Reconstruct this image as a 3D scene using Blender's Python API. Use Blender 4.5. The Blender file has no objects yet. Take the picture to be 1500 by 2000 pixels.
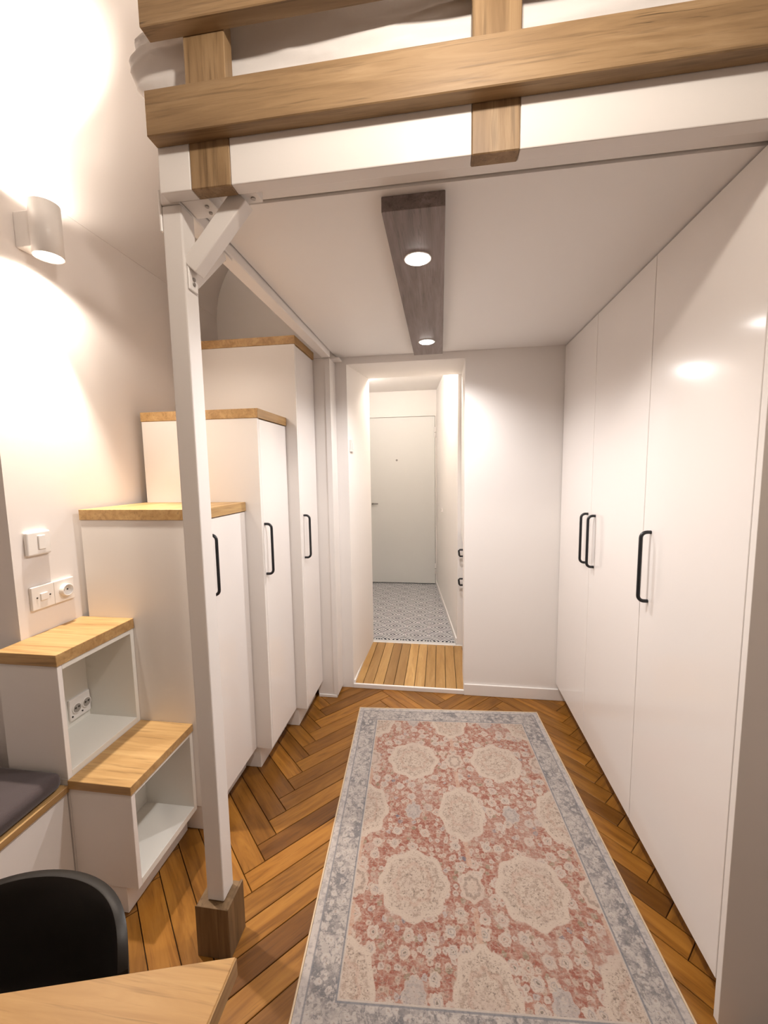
import bpy, bmesh, math, random
from mathutils import Vector, Matrix, noise
random.seed(7)
scene = bpy.context.scene
COL = scene.collection

# ------------------------------------------------------------------ camera
R = Vector((0.99008799, 0.13961959, -0.01523623))
U = Vector((9.29975536e-04, 0.101963195, 0.994787737))
F = Vector((-0.14044539, 0.98494156, -0.10082269))
cam = bpy.data.cameras.new('camera')
cam.sensor_fit = 'VERTICAL'; cam.sensor_height = 36.0
cam.lens = 779.864 / 2000 * 36.0
cam.clip_start = 0.02
co = bpy.data.objects.new('camera', cam); COL.objects.link(co)
co.matrix_world = Matrix(((R.x, U.x, -F.x, 0), (R.y, U.y, -F.y, 0), (R.z, U.z, -F.z, 1.463), (0, 0, 0, 1)))
scene.camera = co

# ------------------------------------------------------------------ world / exposure
w = bpy.data.worlds.new('world'); scene.world = w; w.use_nodes = True
w.node_tree.nodes['Background'].inputs[0].default_value = (1.0, 0.9, 0.82, 1)
w.node_tree.nodes['Background'].inputs[1].default_value = 0.05
vs = scene.view_settings
vs.view_transform = 'Standard'; vs.look = 'None'; vs.gamma = 1.0; vs.use_curve_mapping = False
vs.exposure = 0.05

P_SCONCE_DOWN, P_SCONCE_UP, P_SPOT, P_ROOM, P_TABLE, P_CORR = 105.0, 80.0, 50.0, 23.0, 15.0, 20.0
WARM = (1.0, 0.89, 0.77)
NEUT = (1.0, 0.965, 0.96)

# ------------------------------------------------------------------ material helpers
class NT:
    def __init__(s, name):
        m = bpy.data.materials.new(name); m.use_nodes = True
        s.m = m; s.t = m.node_tree; s.b = s.t.nodes['Principled BSDF']
    def n(s, typ, **kw):
        nd = s.t.nodes.new(typ)
        for k, v in kw.items(): setattr(nd, k, v)
        return nd
    def put(s, sock, v):
        if v is None: return
        if isinstance(v, bpy.types.NodeSocket): s.t.links.new(v, sock)
        else:
            if isinstance(v, tuple) and len(v) == 3 and sock.type == 'RGBA': v = v + (1,)
            sock.default_value = v
    def math(s, op, a, b=None, c=None, clamp=False):
        nd = s.n('ShaderNodeMath', operation=op); nd.use_clamp = clamp
        s.put(nd.inputs[0], a); s.put(nd.inputs[1], b); s.put(nd.inputs[2], c)
        return nd.outputs[0]
    def mix(s, f, a, b, blend='MIX'):
        nd = s.n('ShaderNodeMix', data_type='RGBA', blend_type=blend)
        s.put(nd.inputs[0], f); s.put(nd.inputs[6], a); s.put(nd.inputs[7], b)
        return nd.outputs[2]
    def ramp(s, f, stops, interp='LINEAR'):
        nd = s.n('ShaderNodeValToRGB'); nd.color_ramp.interpolation = interp
        el = nd.color_ramp.elements
        while len(el) < len(stops): el.new(0.5)
        for e, (p, c) in zip(el, stops):
            e.position = p; e.color = c if len(c) == 4 else tuple(c) + (1,)
        s.put(nd.inputs[0], f); return nd.outputs[0]
    def step(s, x, lo, hi):     # smooth 0..1 between lo and hi
        nd = s.n('ShaderNodeMapRange', interpolation_type='SMOOTHSTEP'); nd.clamp = True
        s.put(nd.inputs[0], x); s.put(nd.inputs[1], lo); s.put(nd.inputs[2], hi)
        nd.inputs[3].default_value = 0; nd.inputs[4].default_value = 1
        return nd.outputs[0]
    def noise(s, vec, scale, detail=3, rough=0.55, dist=0.0):
        nd = s.n('ShaderNodeTexNoise'); s.put(nd.inputs['Vector'], vec)
        nd.inputs['Scale'].default_value = scale; nd.inputs['Detail'].default_value = detail
        nd.inputs['Roughness'].default_value = rough; nd.inputs['Distortion'].default_value = dist
        return nd.outputs['Fac']
    def obj(s): return s.n('ShaderNodeTexCoord').outputs['Object']
    def mapping(s, vec, scale=(1, 1, 1), loc=(0, 0, 0), rot=(0, 0, 0)):
        nd = s.n('ShaderNodeMapping'); s.put(nd.inputs[0], vec)
        nd.inputs[1].default_value = loc; nd.inputs[2].default_value = rot; nd.inputs[3].default_value = scale
        return nd.outputs[0]
    def vadd(s, a, b):
        nd = s.n('ShaderNodeVectorMath', operation='ADD'); s.put(nd.inputs[0], a); s.put(nd.inputs[1], b); return nd.outputs[0]
    def bump(s, h, strength=0.1, dist=0.002):
        nd = s.n('ShaderNodeBump'); nd.inputs['Strength'].default_value = strength; nd.inputs['Distance'].default_value = dist
        s.put(nd.inputs['Height'], h); s.t.links.new(nd.outputs[0], s.b.inputs['Normal'])
    def set(s, col=None, rough=None, metal=None, spec=None, coat=None):
        s.put(s.b.inputs['Base Color'], col); s.put(s.b.inputs['Roughness'], rough); s.put(s.b.inputs['Metallic'], metal)
        if spec is not None: s.b.inputs['Specular IOR Level'].default_value = spec
        if coat is not None: s.b.inputs['Coat Weight'].default_value = coat; s.b.inputs['Coat Roughness'].default_value = 0.08
        return s.m

def plain(name, col, rough, metal=0.0, spec=0.5, coat=None, var=0.04, bump=0.0, bscale=60):
    k = NT(name); v = k.obj()
    f = k.noise(v, 3.0, 2)
    c2 = tuple(max(0, x * (1 - var)) for x in col)
    c = k.mix(f, col, c2)
    if bump: k.bump(k.noise(v, bscale, 3), bump, 0.002)
    return k.set(c, rough, metal, spec, coat)

def oak(name, axis, base, dark, light, rough=0.45, cracks=0.0, fine=1.0):
    k = NT(name); v = k.obj()
    rnd = k.n('ShaderNodeObjectInfo').outputs['Random']
    off = k.math('MULTIPLY', rnd, 37.0)
    v = k.vadd(v, k.n('ShaderNodeCombineXYZ').outputs[0])
    cx = v.node.inputs[1].links[0].from_node
    for i in range(3): k.put(cx.inputs[i], off)
    along, across = 1.1, 13.0
    sc = [across] * 3; sc['xyz'.index(axis)] = along
    m1 = k.mapping(v, tuple(sc))
    n1 = k.noise(m1, 2.2, 5, 0.6, 0.7)
    sc2 = [120.0] * 3; sc2['xyz'.index(axis)] = 5.0
    n2 = k.noise(k.mapping(v, tuple(sc2)), 1.0, 3, 0.6)
    c = k.ramp(n1, [(0.28, dark), (0.5, base), (0.72, light)])
    pores = k.step(n2, 0.54, 0.70)
    sc4 = [45.0] * 3; sc4['xyz'.index(axis)] = 2.2
    n4 = k.noise(k.mapping(v, tuple(sc4)), 1.0, 4, 0.65, 0.4)
    c = k.mix(k.math('MULTIPLY', k.step(n4, 0.5, 0.68), 0.38), c, dark)
    c = k.mix(k.math('MULTIPLY', pores, 0.40 * fine), c, tuple(x * 0.45 for x in dark))
    if cracks:
        sc3 = [16.0] * 3; sc3['xyz'.index(axis)] = 0.9
        n3 = k.noise(k.mapping(v, tuple(sc3)), 1.3, 4, 0.6, 0.5)
        line = k.math('SUBTRACT', 1.0, k.step(k.math('ABSOLUTE', k.math('SUBTRACT', n3, 0.56)), 0.0, 0.012))
        mask = k.step(k.noise(v, 3.5, 1), 0.55, 0.66)
        c = k.mix(k.math('MULTIPLY', k.math('MULTIPLY', line, mask), cracks), c, tuple(x * 0.22 for x in dark))
    k.bump(k.math('SUBTRACT', n1, k.math('MULTIPLY', pores, 0.5)), 0.12, 0.0015)
    return k.set(c, rough, 0, 0.4)

M = {}
M['wall'] = plain('wall_paint', (0.82, 0.765, 0.73), 0.85, var=0.05, bump=0.15, bscale=35, spec=0.3)
M['white_wall'] = plain('white_wall_paint', (0.86, 0.82, 0.785), 0.8, var=0.03, bump=0.06, spec=0.3)
M['lacquer'] = plain('white_gloss_lacquer', (0.83, 0.785, 0.75), 0.13, spec=0.5, var=0.01)
M['melamine'] = plain('white_melamine', (0.82, 0.775, 0.735), 0.4, var=0.015)
M['cubby'] = plain('cubby_white', (0.82, 0.80, 0.74), 0.4, var=0.02)
M['metal_white'] = plain('white_painted_metal', (0.85, 0.81, 0.775), 0.32, var=0.03, bump=0.05, bscale=90)
M['panel'] = plain('loft_panel_white', (0.88, 0.855, 0.83), 0.45, var=0.03, bump=0.05, bscale=8)
M['plastic'] = plain('white_plastic', (0.84, 0.80, 0.76), 0.3, var=0.01)
M['black'] = plain('black_metal', (0.012, 0.013, 0.016), 0.38, var=0.2)
M['slot'] = plain('dark_slot', (0.03, 0.025, 0.02), 0.6)
M['well'] = plain('socket_well_grey', (0.34, 0.31, 0.28), 0.5)
M['screw'] = plain('steel_screw', (0.35, 0.33, 0.31), 0.35, metal=0.9)
M['chrome'] = plain('brushed_steel', (0.30, 0.29, 0.28), 0.35, metal=1.0)
M['chair'] = plain('black_chair_plastic', (0.014, 0.011, 0.009), 0.42, var=0.3, bump=0.05, bscale=180)
M['door'] = plain('front_door_grey', (0.71, 0.70, 0.67), 0.45, var=0.04)
M['subfloor'] = plain('dark_subfloor', (0.025, 0.012, 0.005), 0.9)
M['grout'] = plain('pale_grout', (0.62, 0.60, 0.58), 0.8)
OB, OD, OL = (0.300, 0.190, 0.094), (0.195, 0.116, 0.054), (0.40, 0.270, 0.147)
M['beam_x'] = oak('beam_oak_x', 'x', OB, OD, OL, 0.5, 0.9)
M['beam_z'] = oak('beam_oak_z', 'z', OB, OD, OL, 0.5, 0.6)
TB, TD, TL = (0.47, 0.285, 0.115), (0.34, 0.19, 0.070), (0.57, 0.37, 0.165)
M['tread_x'] = oak('tread_oak_x', 'x', TB, TD, TL, 0.42)
M['tread_y'] = oak('tread_oak_y', 'y', TB, TD, TL, 0.42)
M['table'] = oak('table_oak', 'x', (0.52, 0.30, 0.115), (0.40, 0.215, 0.075), (0.62, 0.385, 0.16), 0.4, 0.35)
M['light_box'] = oak('grey_brown_wood', 'y', (0.23, 0.185, 0.175), (0.155, 0.122, 0.115), (0.31, 0.255, 0.245), 0.5, 0.3)  # wood tone lightened slightly to include the lens flare of the spots
M['foot'] = oak('foot_oak_shaded', 'z', (0.18, 0.108, 0.050), (0.125, 0.072, 0.032), (0.24, 0.15, 0.074), 0.5)  # oak darkened in its base colour, standing in for shadow on the front

def emis(name, col, strength):
    k = NT(name); k.set((1, 1, 1), 0.4)
    k.put(k.b.inputs['Emission Color'], col); k.b.inputs['Emission Strength'].default_value = strength
    return k.m
M['lens_warm'] = emis('glowing_lens_warm', (1.0, 0.90, 0.76), 14)
M['lens_cool'] = emis('glowing_lens_cool', (1.0, 0.97, 0.95), 60)
M['globe'] = emis('glowing_globe', (1.0, 0.86, 0.70), 4)

def floor_wood(name, base, dark, light, rough):
    k = NT(name); v = k.obj()
    rnd = k.n('ShaderNodeObjectInfo').outputs['Random']
    off = k.math('MULTIPLY', rnd, 91.0)
    cb = k.n('ShaderNodeCombineXYZ')
    for i in range(3): k.put(cb.inputs[i], off)
    v = k.vadd(v, cb.outputs[0])
    n1 = k.noise(k.mapping(v, (1.6, 14, 14)), 1.6, 5, 0.62, 0.9)
    n2 = k.noise(k.mapping(v, (9, 190, 190)), 1.0, 2, 0.5)
    c = k.ramp(n1, [(0.25, dark), (0.5, base), (0.75, light)])
    c = k.mix(k.math('MULTIPLY', k.step(n2, 0.58, 0.74), 0.35), c, tuple(x * 0.4 for x in dark))
    tone = k.ramp(rnd, [(0.0, (0.50, 0.44, 0.38)), (0.22, (0.72, 0.68, 0.62)), (0.5, (0.92, 0.90, 0.86)), (0.8, (1.06, 1.03, 0.95)), (1.0, (1.2, 1.14, 1.0))])
    c = k.mix(1.0, c, tone, 'MULTIPLY')
    stain = k.step(k.noise(v, 7.0, 3), 0.62, 0.82)
    c = k.mix(k.math('MULTIPLY', stain, 0.35), c, dark)
    k.bump(n1, 0.10, 0.002)
    r = k.math('ADD', k.math('MULTIPLY', n1, 0.15), rough)
    return k.set(c, r, 0, 0.4)
M['floor'] = floor_wood('herringbone_wood', (0.255, 0.108, 0.0165), (0.12, 0.044, 0.006), (0.365, 0.17, 0.031), 0.25)
M['plank'] = floor_wood('threshold_wood', (0.56, 0.33, 0.115), (0.44, 0.235, 0.07), (0.68, 0.43, 0.18), 0.3)

def tile_mat():
    k = NT('black_white_diamond_tile'); v = k.obj()
    sx = k.n('ShaderNodeSeparateXYZ'); k.put(sx.inputs[0], v)
    a = k.math('ABSOLUTE', k.math('DIVIDE', sx.outputs[0], 0.105)); b = k.math('ABSOLUTE', k.math('DIVIDE', sx.outputs[1], 0.0985))
    d = k.math('ADD', a, b)
    blk, wht = (0.03, 0.033, 0.045, 1), (0.70, 0.69, 0.68, 1)
    h = lambda x: x / 2
    stops = [(0, wht), (h(.13), blk), (h(.31), wht), (h(.47), blk), (h(.62), wht), (h(.77), blk), (h(.90), wht),
             (h(1.10), blk), (h(1.23), wht), (h(1.39), blk), (h(1.56), wht), (h(1.72), blk), (h(1.82), wht), (h(1.92), blk)]
    c = k.ramp(k.math('MULTIPLY', d, 0.5), stops, 'CONSTANT')
    return k.set(c, 0.35, 0, 0.4)
M['tile'] = tile_mat()

# ------------------------------------------------------------------ geometry helpers
def mesh_from(bm, name, mat, smooth=False):
    me = bpy.data.meshes.new(name)
    bmesh.ops.recalc_face_normals(bm, faces=bm.faces)
    bm.to_mesh(me); bm.free()
    if smooth:
        for p in me.polygons: p.use_smooth = True
    me.materials.append(mat)
    return me

def ploc(parent):
    l = Vector((0, 0, 0))
    while parent is not None:
        l += parent.location; parent = parent.parent
    return l

def link(name, me, parent=None, center=None):
    """mesh in world coordinates -> object with origin at centre, parented"""
    vs_ = [v.co for v in me.vertices]
    if center is None:
        lo = Vector((min(v.x for v in vs_), min(v.y for v in vs_), min(v.z for v in vs_)))
        hi = Vector((max(v.x for v in vs_), max(v.y for v in vs_), max(v.z for v in vs_)))
        center = (lo + hi) / 2
    center = Vector(center)
    me.transform(Matrix.Translation(-center))
    o = bpy.data.objects.new(name, me); COL.objects.link(o)
    o.parent = parent; o.location = center - ploc(parent)
    return o

def add_box(bm, x0, x1, y0, y1, z0, z1, bev=0.0, seg=1):
    vs_ = [bm.verts.new((x, y, z)) for x in (x0, x1) for y in (y0, y1) for z in (z0, z1)]
    idx = [(0, 1, 3, 2), (4, 6, 7, 5), (0, 4, 5, 1), (2, 3, 7, 6), (0, 2, 6, 4), (1, 5, 7, 3)]
    fs = [bm.faces.new([vs_[i] for i in f]) for f in idx]
    if bev:
        es = list({e for f in fs for e in f.edges})
        bmesh.ops.bevel(bm, geom=es, offset=bev, segments=seg, affect='EDGES', profile=0.5)

def box(name, x0, x1, y0, y1, z0, z1, mat, parent=None, bev=0.0015, seg=1):
    bm = bmesh.new(); add_box(bm, x0, x1, y0, y1, z0, z1, bev, seg)
    return link(name, mesh_from(bm, name, M[mat]), parent)

def boxes(name, lst, mat, parent=None, bev=0.0):
    bm = bmesh.new()
    for b in lst: add_box(bm, *b, bev)
    return link(name, mesh_from(bm, name, M[mat]), parent)

def prism(name, pts, z0, z1, mat, parent=None, bev=0.0):
    bm = bmesh.new()
    lo = [bm.verts.new((x, y, z0)) for x, y in pts]; hi = [bm.verts.new((x, y, z1)) for x, y in pts]
    bm.faces.new(lo[::-1]); bm.faces.new(hi)
    n = len(pts)
    for i in range(n): bm.faces.new((lo[i], lo[(i + 1) % n], hi[(i + 1) % n], hi[i]))
    if bev: bmesh.ops.bevel(bm, geom=list(bm.edges), offset=bev, segments=1, affect='EDGES', profile=0.5)
    return link(name, mesh_from(bm, name, M[mat]), parent)

def add_tube(bm, path, r, n=10, cap=True, flat=1.0):
    path = [Vector(p) for p in path]; rings = []
    t0 = (path[1] - path[0]).normalized()
    up = Vector((0, 0, 1)) if abs(t0.z) < 0.9 else Vector((0, 1, 0))
    s = t0.cross(up).normalized()
    for i, p in enumerate(path):
        t = (path[min(i + 1, len(path) - 1)] - path[max(i - 1, 0)]).normalized()
        s = (s - t * s.dot(t)).normalized(); u = t.cross(s)
        rr = r[i] if isinstance(r, (list, tuple)) else r
        rings.append([bm.verts.new(p + (s * math.cos(a) * flat + u * math.sin(a)) * rr) for a in [2 * math.pi * k / n for k in range(n)]])
    for a, b in zip(rings, rings[1:]):
        for k in range(n): bm.faces.new((a[k], a[(k + 1) % n], b[(k + 1) % n], b[k]))
    if cap: bm.faces.new(rings[0][::-1]); bm.faces.new(rings[-1])

def tube(name, path, r, mat, parent=None, n=10, flat=1.0):
    bm = bmesh.new(); add_tube(bm, path, r, n, True, flat)
    o = link(name, mesh_from(bm, name, M[mat], False), parent)
    for p in o.data.polygons: p.use_smooth = len(p.vertices) == 4
    return o

def cyl(name, c, r, h, axis, mat, parent=None, n=24):
    d = {'x': Vector((1, 0, 0)), 'y': Vector((0, 1, 0)), 'z': Vector((0, 0, 1))}[axis]
    c = Vector(c)
    return tube(name, [c - d * h / 2, c + d * h / 2], r, mat, parent, n)

def bar(name, a, b, wv, hv, mat, parent=None, bev=0.002):
    """square tube from a to b; wv, hv half-extent vectors"""
    a, b, wv, hv = map(Vector, (a, b, wv, hv)); bm = bmesh.new()
    q = [[bm.verts.new(p + wv * i + hv * j) for i, j in ((-1, -1), (1, -1), (1, 1), (-1, 1))] for p in (a, b)]
    bm.faces.new(q[0][::-1]); bm.faces.new(q[1])
    for k in range(4): bm.faces.new((q[0][k], q[0][(k + 1) % 4], q[1][(k + 1) % 4], q[1][k]))
    if bev: bmesh.ops.bevel(bm, geom=list(bm.edges), offset=bev, segments=2, affect='EDGES', profile=0.5)
    return link(name, mesh_from(bm, name, M[mat]), parent)

def thing(name, loc, label, cat, group=None):
    o = bpy.data.objects.new(name, None); COL.objects.link(o); o.location = loc; o.empty_display_size = 0.05
    return tag(o, label, cat, group)
def tag(o, label, cat, group=None):
    o['label'] = label; o['category'] = cat
    if group: o['group'] = group
    return o
def struct(o, label=None):
    o['kind'] = 'structure'
    if label: o['label'] = label
    return o
def part_label(o, l): o['label'] = l; return o

def light(name, kind, loc, energy, col, parent=None, **kw):
    l = bpy.data.lights.new(name, kind); l.energy = energy; l.color = col
    for k, v in kw.items(): setattr(l, k, v)
    o = bpy.data.objects.new(name, l); COL.objects.link(o)
    o.parent = parent; o.location = Vector(loc) - ploc(parent)
    return o

# ------------------------------------------------------------------ key dimensions (metres)
XL, XW, XR, YB, ZC = -1.442, 0.721, 1.36, 2.536, 2.18
YF = -1.7

# ------------------------------------------------------------------ structure: floor
fl = struct(box('floor', XL - 0.5, XR + 0.08, YF, YB, -0.06, -0.012, 'subfloor', None, 0), 'oak herringbone parquet floor under the loft')
Lp, Wp = 0.510, 0.0803
ang = math.radians(1.6)
def rot2(p): return (p[0] * math.cos(ang) - p[1] * math.sin(ang), p[0] * math.sin(ang) + p[1] * math.cos(ang))
def clip(poly, keep):
    for ax, val, sgn in keep:
        out = []
        for i in range(len(poly)):
            p, q = poly[i], poly[(i + 1) % len(poly)]
            dp, dq = sgn * (p[ax] - val), sgn * (q[ax] - val)
            if dp >= 0: out.append(p)
            if dp * dq < 0:
                t = dp / (dp - dq); out.append((p[0] + t * (q[0] - p[0]), p[1] + t * (q[1] - p[1])))
        poly = out
        if len(poly) < 3: return []
    return poly
s2 = math.sqrt(0.5)
a_, b_, c_ = (s2, s2), (-s2, s2), (s2, -s2)
KEEP = [(0, XL + 0.001, 1), (0, 0.792, -1), (1, -0.55, 1), (1, YB - 0.001, -1)]
plank_cache = {}
def plank(P, d, nrm, angdeg):
    g = 0.0013
    pts = [(P[0] + d[0] * i + nrm[0] * j, P[1] + d[1] * i + nrm[1] * j) for i, j in ((g, g), (Lp - g, g), (Lp - g, Wp - g), (g, Wp - g))]
    pts = [rot2(p) for p in pts]
    pts = [(p[0] + ORG[0], p[1] + ORG[1]) for p in pts]
    cl = clip(pts, KEEP)
    if not cl: return
    cx = sum(p[0] for p in pts) / 4; cy = sum(p[1] for p in pts) / 4
    th = math.radians(angdeg) + ang
    full = len(cl) == 4 and all(abs(p[0] - q[0]) + abs(p[1] - q[1]) < 1e-6 for p, q in zip(cl, pts))
    if full and 'f' in plank_cache: me = plank_cache['f']
    else:
        bm = bmesh.new()
        loc = [((p[0] - cx) * math.cos(-th) - (p[1] - cy) * math.sin(-th), (p[0] - cx) * math.sin(-th) + (p[1] - cy) * math.cos(-th)) for p in cl]
        lo = [bm.verts.new((x, y, -0.0119)) for x, y in loc]; hi = [bm.verts.new((x, y, 0)) for x, y in loc]
        top = bm.faces.new(hi); bm.faces.new(lo[::-1])
        n = len(loc)
        for i in range(n): bm.faces.new((lo[i], lo[(i + 1) % n], hi[(i + 1) % n], hi[i]))
        if full: bmesh.ops.bevel(bm, geom=list(top.edges), offset=0.0012, segments=1, affect='EDGES', profile=0.5)
        me = mesh_from(bm, 'plank', M['floor'])
        if full: plank_cache['f'] = me
    o = bpy.data.objects.new('plank', me); COL.objects.link(o)
    o.parent = fl; o.location = Vector((cx, cy, 0)) - fl.location; o.rotation_euler = (0, 0, th)
# tip of a falling plank (its upper right end corner) sits at (-0.667, 1.521)
ORG = (-0.667, 1.521)
for col in range(-2, 3):
    for n in range(-24, 18):
        # falling plank Q: tip = Q + L c + W a = lattice point
        tx, ty = col * Lp * math.sqrt(2), n * Wp * math.sqrt(2)
        Q = (tx - Lp * c_[0] - Wp * a_[0], ty - Lp * c_[1] - Wp * a_[1])
        plank(Q, c_, a_, -45)
        P2 = (Q[0] + (Lp + Wp) * c_[0], Q[1] + (Lp + Wp) * c_[1])
        plank(P2, a_, b_, 45)

# corridor floors
ft = struct(box('floor_threshold', -0.600, 0.75, YB + 0.012, 3.225, -0.06, 0.012, 'subfloor', None, 0), 'light oak plank floor in the doorway')
x = -0.597
while x < 0.19:
    o = box('plank', x + 0.0016, min(x + 0.0684, 0.19), YB + 0.013, 3.213, 0.0121, 0.025, 'plank', ft, 0.001)
    # grain runs along y: rotate the mesh so local x is along the plank
    o.data.transform(Matrix.Rotation(-math.pi / 2, 4, 'Z')); o.rotation_euler = (0, 0, math.pi / 2)
    x += 0.0700
struct(box('trim_1', -0.588, 0.150, YB - 0.004, YB + 0.0125, 0.0, 0.027, 'metal_white', None, 0.001), 'white threshold strip at the foot of the doorway')
struct(box('trim_2', -0.60, 0.20, 3.2135, 3.2255, 0.0121, 0.028, 'metal_white', None, 0.001), 'white strip between plank floor and patterned tiles')
fc = struct(box('floor_corridor', -1.05, 0.30, 3.226, 5.06, -0.06, 0.015, 'grout', None, 0), 'black and white diamond tile floor of the hallway')
tm = None
for i in range(-4, 2):
    for j in range(0, 9):
        cx, cy = -0.002 + 0.2105 * i - 0.21 + 0.21, 3.392 + 0.1972 * j
        y0, y1 = max(cy - 0.098, 3.2262), min(cy + 0.098, 5.04); x0, x1 = max(cx - 0.1045, -0.958), min(cx + 0.1045, 0.14 - (y0 - 3.23) * 0.104 + 0.05)
        if x1 - x0 < 0.01 or y1 - y0 < 0.01: continue
        bm = bmesh.new(); add_box(bm, x0, x1, y0, y1, 0.0151, 0.0245, 0.0008)
        link('tile', mesh_from(bm, 'tile', M['tile']), fc, (cx, cy, 0.025))

# ------------------------------------------------------------------ structure: walls
# left wall: vertical to the springing line, then the vault curves over the room
def vault_profile():
    pts = [(XL, 0.0), (XL, 2.475)]
    a, b = 1.2, 0.72
    for i in range(1, 41):
        t = i / 40 * math.pi / 2
        pts.append((XL + 0.004 + a * (1 - math.cos(t)), 2.480 + b * math.sin(t)))
    return pts
vp = vault_profile()
ZTOP = vp[-1][1]
bm = bmesh.new()
def extr(bm, prof, y0, y1):
    A = [bm.verts.new((x, y0, z)) for x, z in prof]; B = [bm.verts.new((x, y1, z)) for x, z in prof]
    for i in range(len(prof) - 1): bm.faces.new((A[i], A[i + 1], B[i + 1], B[i]))
    return A, B
YE = 1.143   # outer corner of the window niche
# closed solid: inner profile + outer shell
inner = vp[:2]; outer = [(XL - 0.30, 2.475), (XL - 0.30, 0.0)]
prof = inner + outer
A = [bm.verts.new((x, YE, z)) for x, z in prof]; B = [bm.verts.new((x, YB + 0.2, z)) for x, z in prof]
for i in range(4): bm.faces.new((A[i], A[(i + 1) % 4], B[(i + 1) % 4], B[i]))
bm.faces.new(A); bm.faces.new(B[::-1])
wl = struct(link('wall_left', mesh_from(bm, 'wall_left', M['wall'])), 'pinkish white plaster wall with the sconce')
# niche back + return lower wall
struct(box('wall_niche', XL - 0.42, XL - 0.301, YF, YE + 0.05, 0, 2.475, 'wall', None, 0), 'dim plaster wall of the window niche')
# vaulted ceiling (solid shell) over whole room
bm = bmesh.new()
ins = [(XL - 0.45, 2.476), (XL, 2.476)] + vp[2:] + [(XR + 0.1, ZTOP)]
out = [(XR + 0.1, ZTOP + 0.12), (XL - 0.45, ZTOP + 0.12)]
prof = ins + out
A = [bm.verts.new((x, YF, z)) for x, z in prof]; B = [bm.verts.new((x, YB + 0.2, z)) for x, z in prof]
n = len(prof)
for i in range(n): bm.faces.new((A[i], A[(i + 1) % n], B[(i + 1) % n], B[i]))
bm.faces.new(A); bm.faces.new(B[::-1])
cme = mesh_from(bm, 'ceiling', M['wall'], True); cme.set_sharp_from_angle(angle=math.radians(20))
struct(link('ceiling', cme), 'plaster vault curving up from the left wall')
# back wall with doorway (reveal 0.69 deep on the left)
bm = bmesh.new()
def add_prism(bm, pts, z0, z1):
    lo = [bm.verts.new((x, y, z0)) for x, y in pts]
    hi = [bm.verts.new((x, y, z1(x, y) if callable(z1) else z1)) for x, y in pts]
    bm.faces.new(lo[::-1]); bm.faces.new(hi); k = len(pts)
    for i in range(k): bm.faces.new((lo[i], lo[(i + 1) % k], hi[(i + 1) % k], hi[i]))
add_prism(bm, [(XL, YB), (-0.588, YB), (-0.567, 3.232), (XL, 3.232)], -0.01, ZTOP)
add_prism(bm, [(0.148, YB), (XR + 0.1, YB), (XR + 0.1, 2.78), (0.153, 2.78)], -0.01, 0.96)
add_prism(bm, [(0.148, YB), (XR + 0.1, YB), (XR + 0.1, 3.232), (0.162, 3.232)], 0.96, ZTOP)
# lintel with soffit rising slightly
lo = [(-0.588, YB, 2.137), (0.148, YB, 2.137), (0.162, 3.232, 2.202), (-0.567, 3.232, 2.202)]
lv = [bm.verts.new(p) for p in lo]; hv = [bm.verts.new((p[0], p[1], ZTOP)) for p in lo]
bm.faces.new(lv[::-1]); bm.faces.new(hv)
for i in range(4): bm.faces.new((lv[i], lv[(i + 1) % 4], hv[(i + 1) % 4], hv[i]))
struct(link('wall_back', mesh_from(bm, 'wall_back', M['white_wall'])), 'white wall with the open doorway to the hallway')
struct(box('wall_right', XR, XR + 0.1, YF, YB, 0, ZTOP, 'wall', None, 0))
struct(box('wall_front', XL - 0.42, XR + 0.1, YF - 0.1, YF, 0, ZTOP, 'wall', None, 0))
struct(box('baseboard_back', 0.150, 0.795, YB - 0.012, YB, 0, 0.075, 'metal_white', None, 0.002), 'white baseboard along the back wall')
struct(box('baseboard_reveal', -0.588, -0.578, YB + 0.014, 3.215, 0.0255, 0.045, 'metal_white', None, 0.001))
# pilaster boxed out beside the tall stair cabinet
tp = struct(box('trim_3', -0.795, -0.660, 2.404, YB - 0.001, 0.018, 2.146, 'melamine', None, 0.002), 'white boxed pilaster beside the tallest stair cabinet')
box('foot_strip', -0.790, -0.668, 2.398, 2.44, 0.001, 0.018, 'metal_white', tp, 0.001)
box('edge_strip', -0.690, -0.6585, 2.4005, 2.4038, 0.02, 2.14, 'metal_white', tp, 0.0005)
# corridor shell
bm = bmesh.new(); add_prism(bm, [(0.135, 3.235), (0.42, 3.235), (0.42, 5.14), (-0.062, 5.14)], 0, 2.444)
struct(link('wall_corridor_right', mesh_from(bm, 'w', M['white_wall'])), 'white hallway wall leading to the front door')
struct(box('wall_corridor_left', -1.12, -0.96, 3.233, 5.1, 0, 2.444, 'white_wall', None, 0))
bm = bmesh.new()
for b in [(-0.96, -0.905, 5.02, 5.14, 0, 2.444), (-0.905, -0.050, 5.02, 5.14, 2.150, 2.444)]: add_box(bm, *b)
struct(link('wall_corridor_back', mesh_from(bm, 'w', M['white_wall'])), 'white wall above the front door')
struct(box('ceiling_corridor', -1.12, 0.42, 3.233, 5.14, 2.445, 2.72, 'white_wall', None, 0))
bm = bmesh.new(); add_prism(bm, [(0.1235, 3.24), (0.1335, 3.24), (-0.052, 5.01), (-0.062, 5.01)], 0.0251, 0.075)
struct(link('baseboard_corridor', mesh_from(bm, 'bb', M['metal_white'])))
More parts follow.
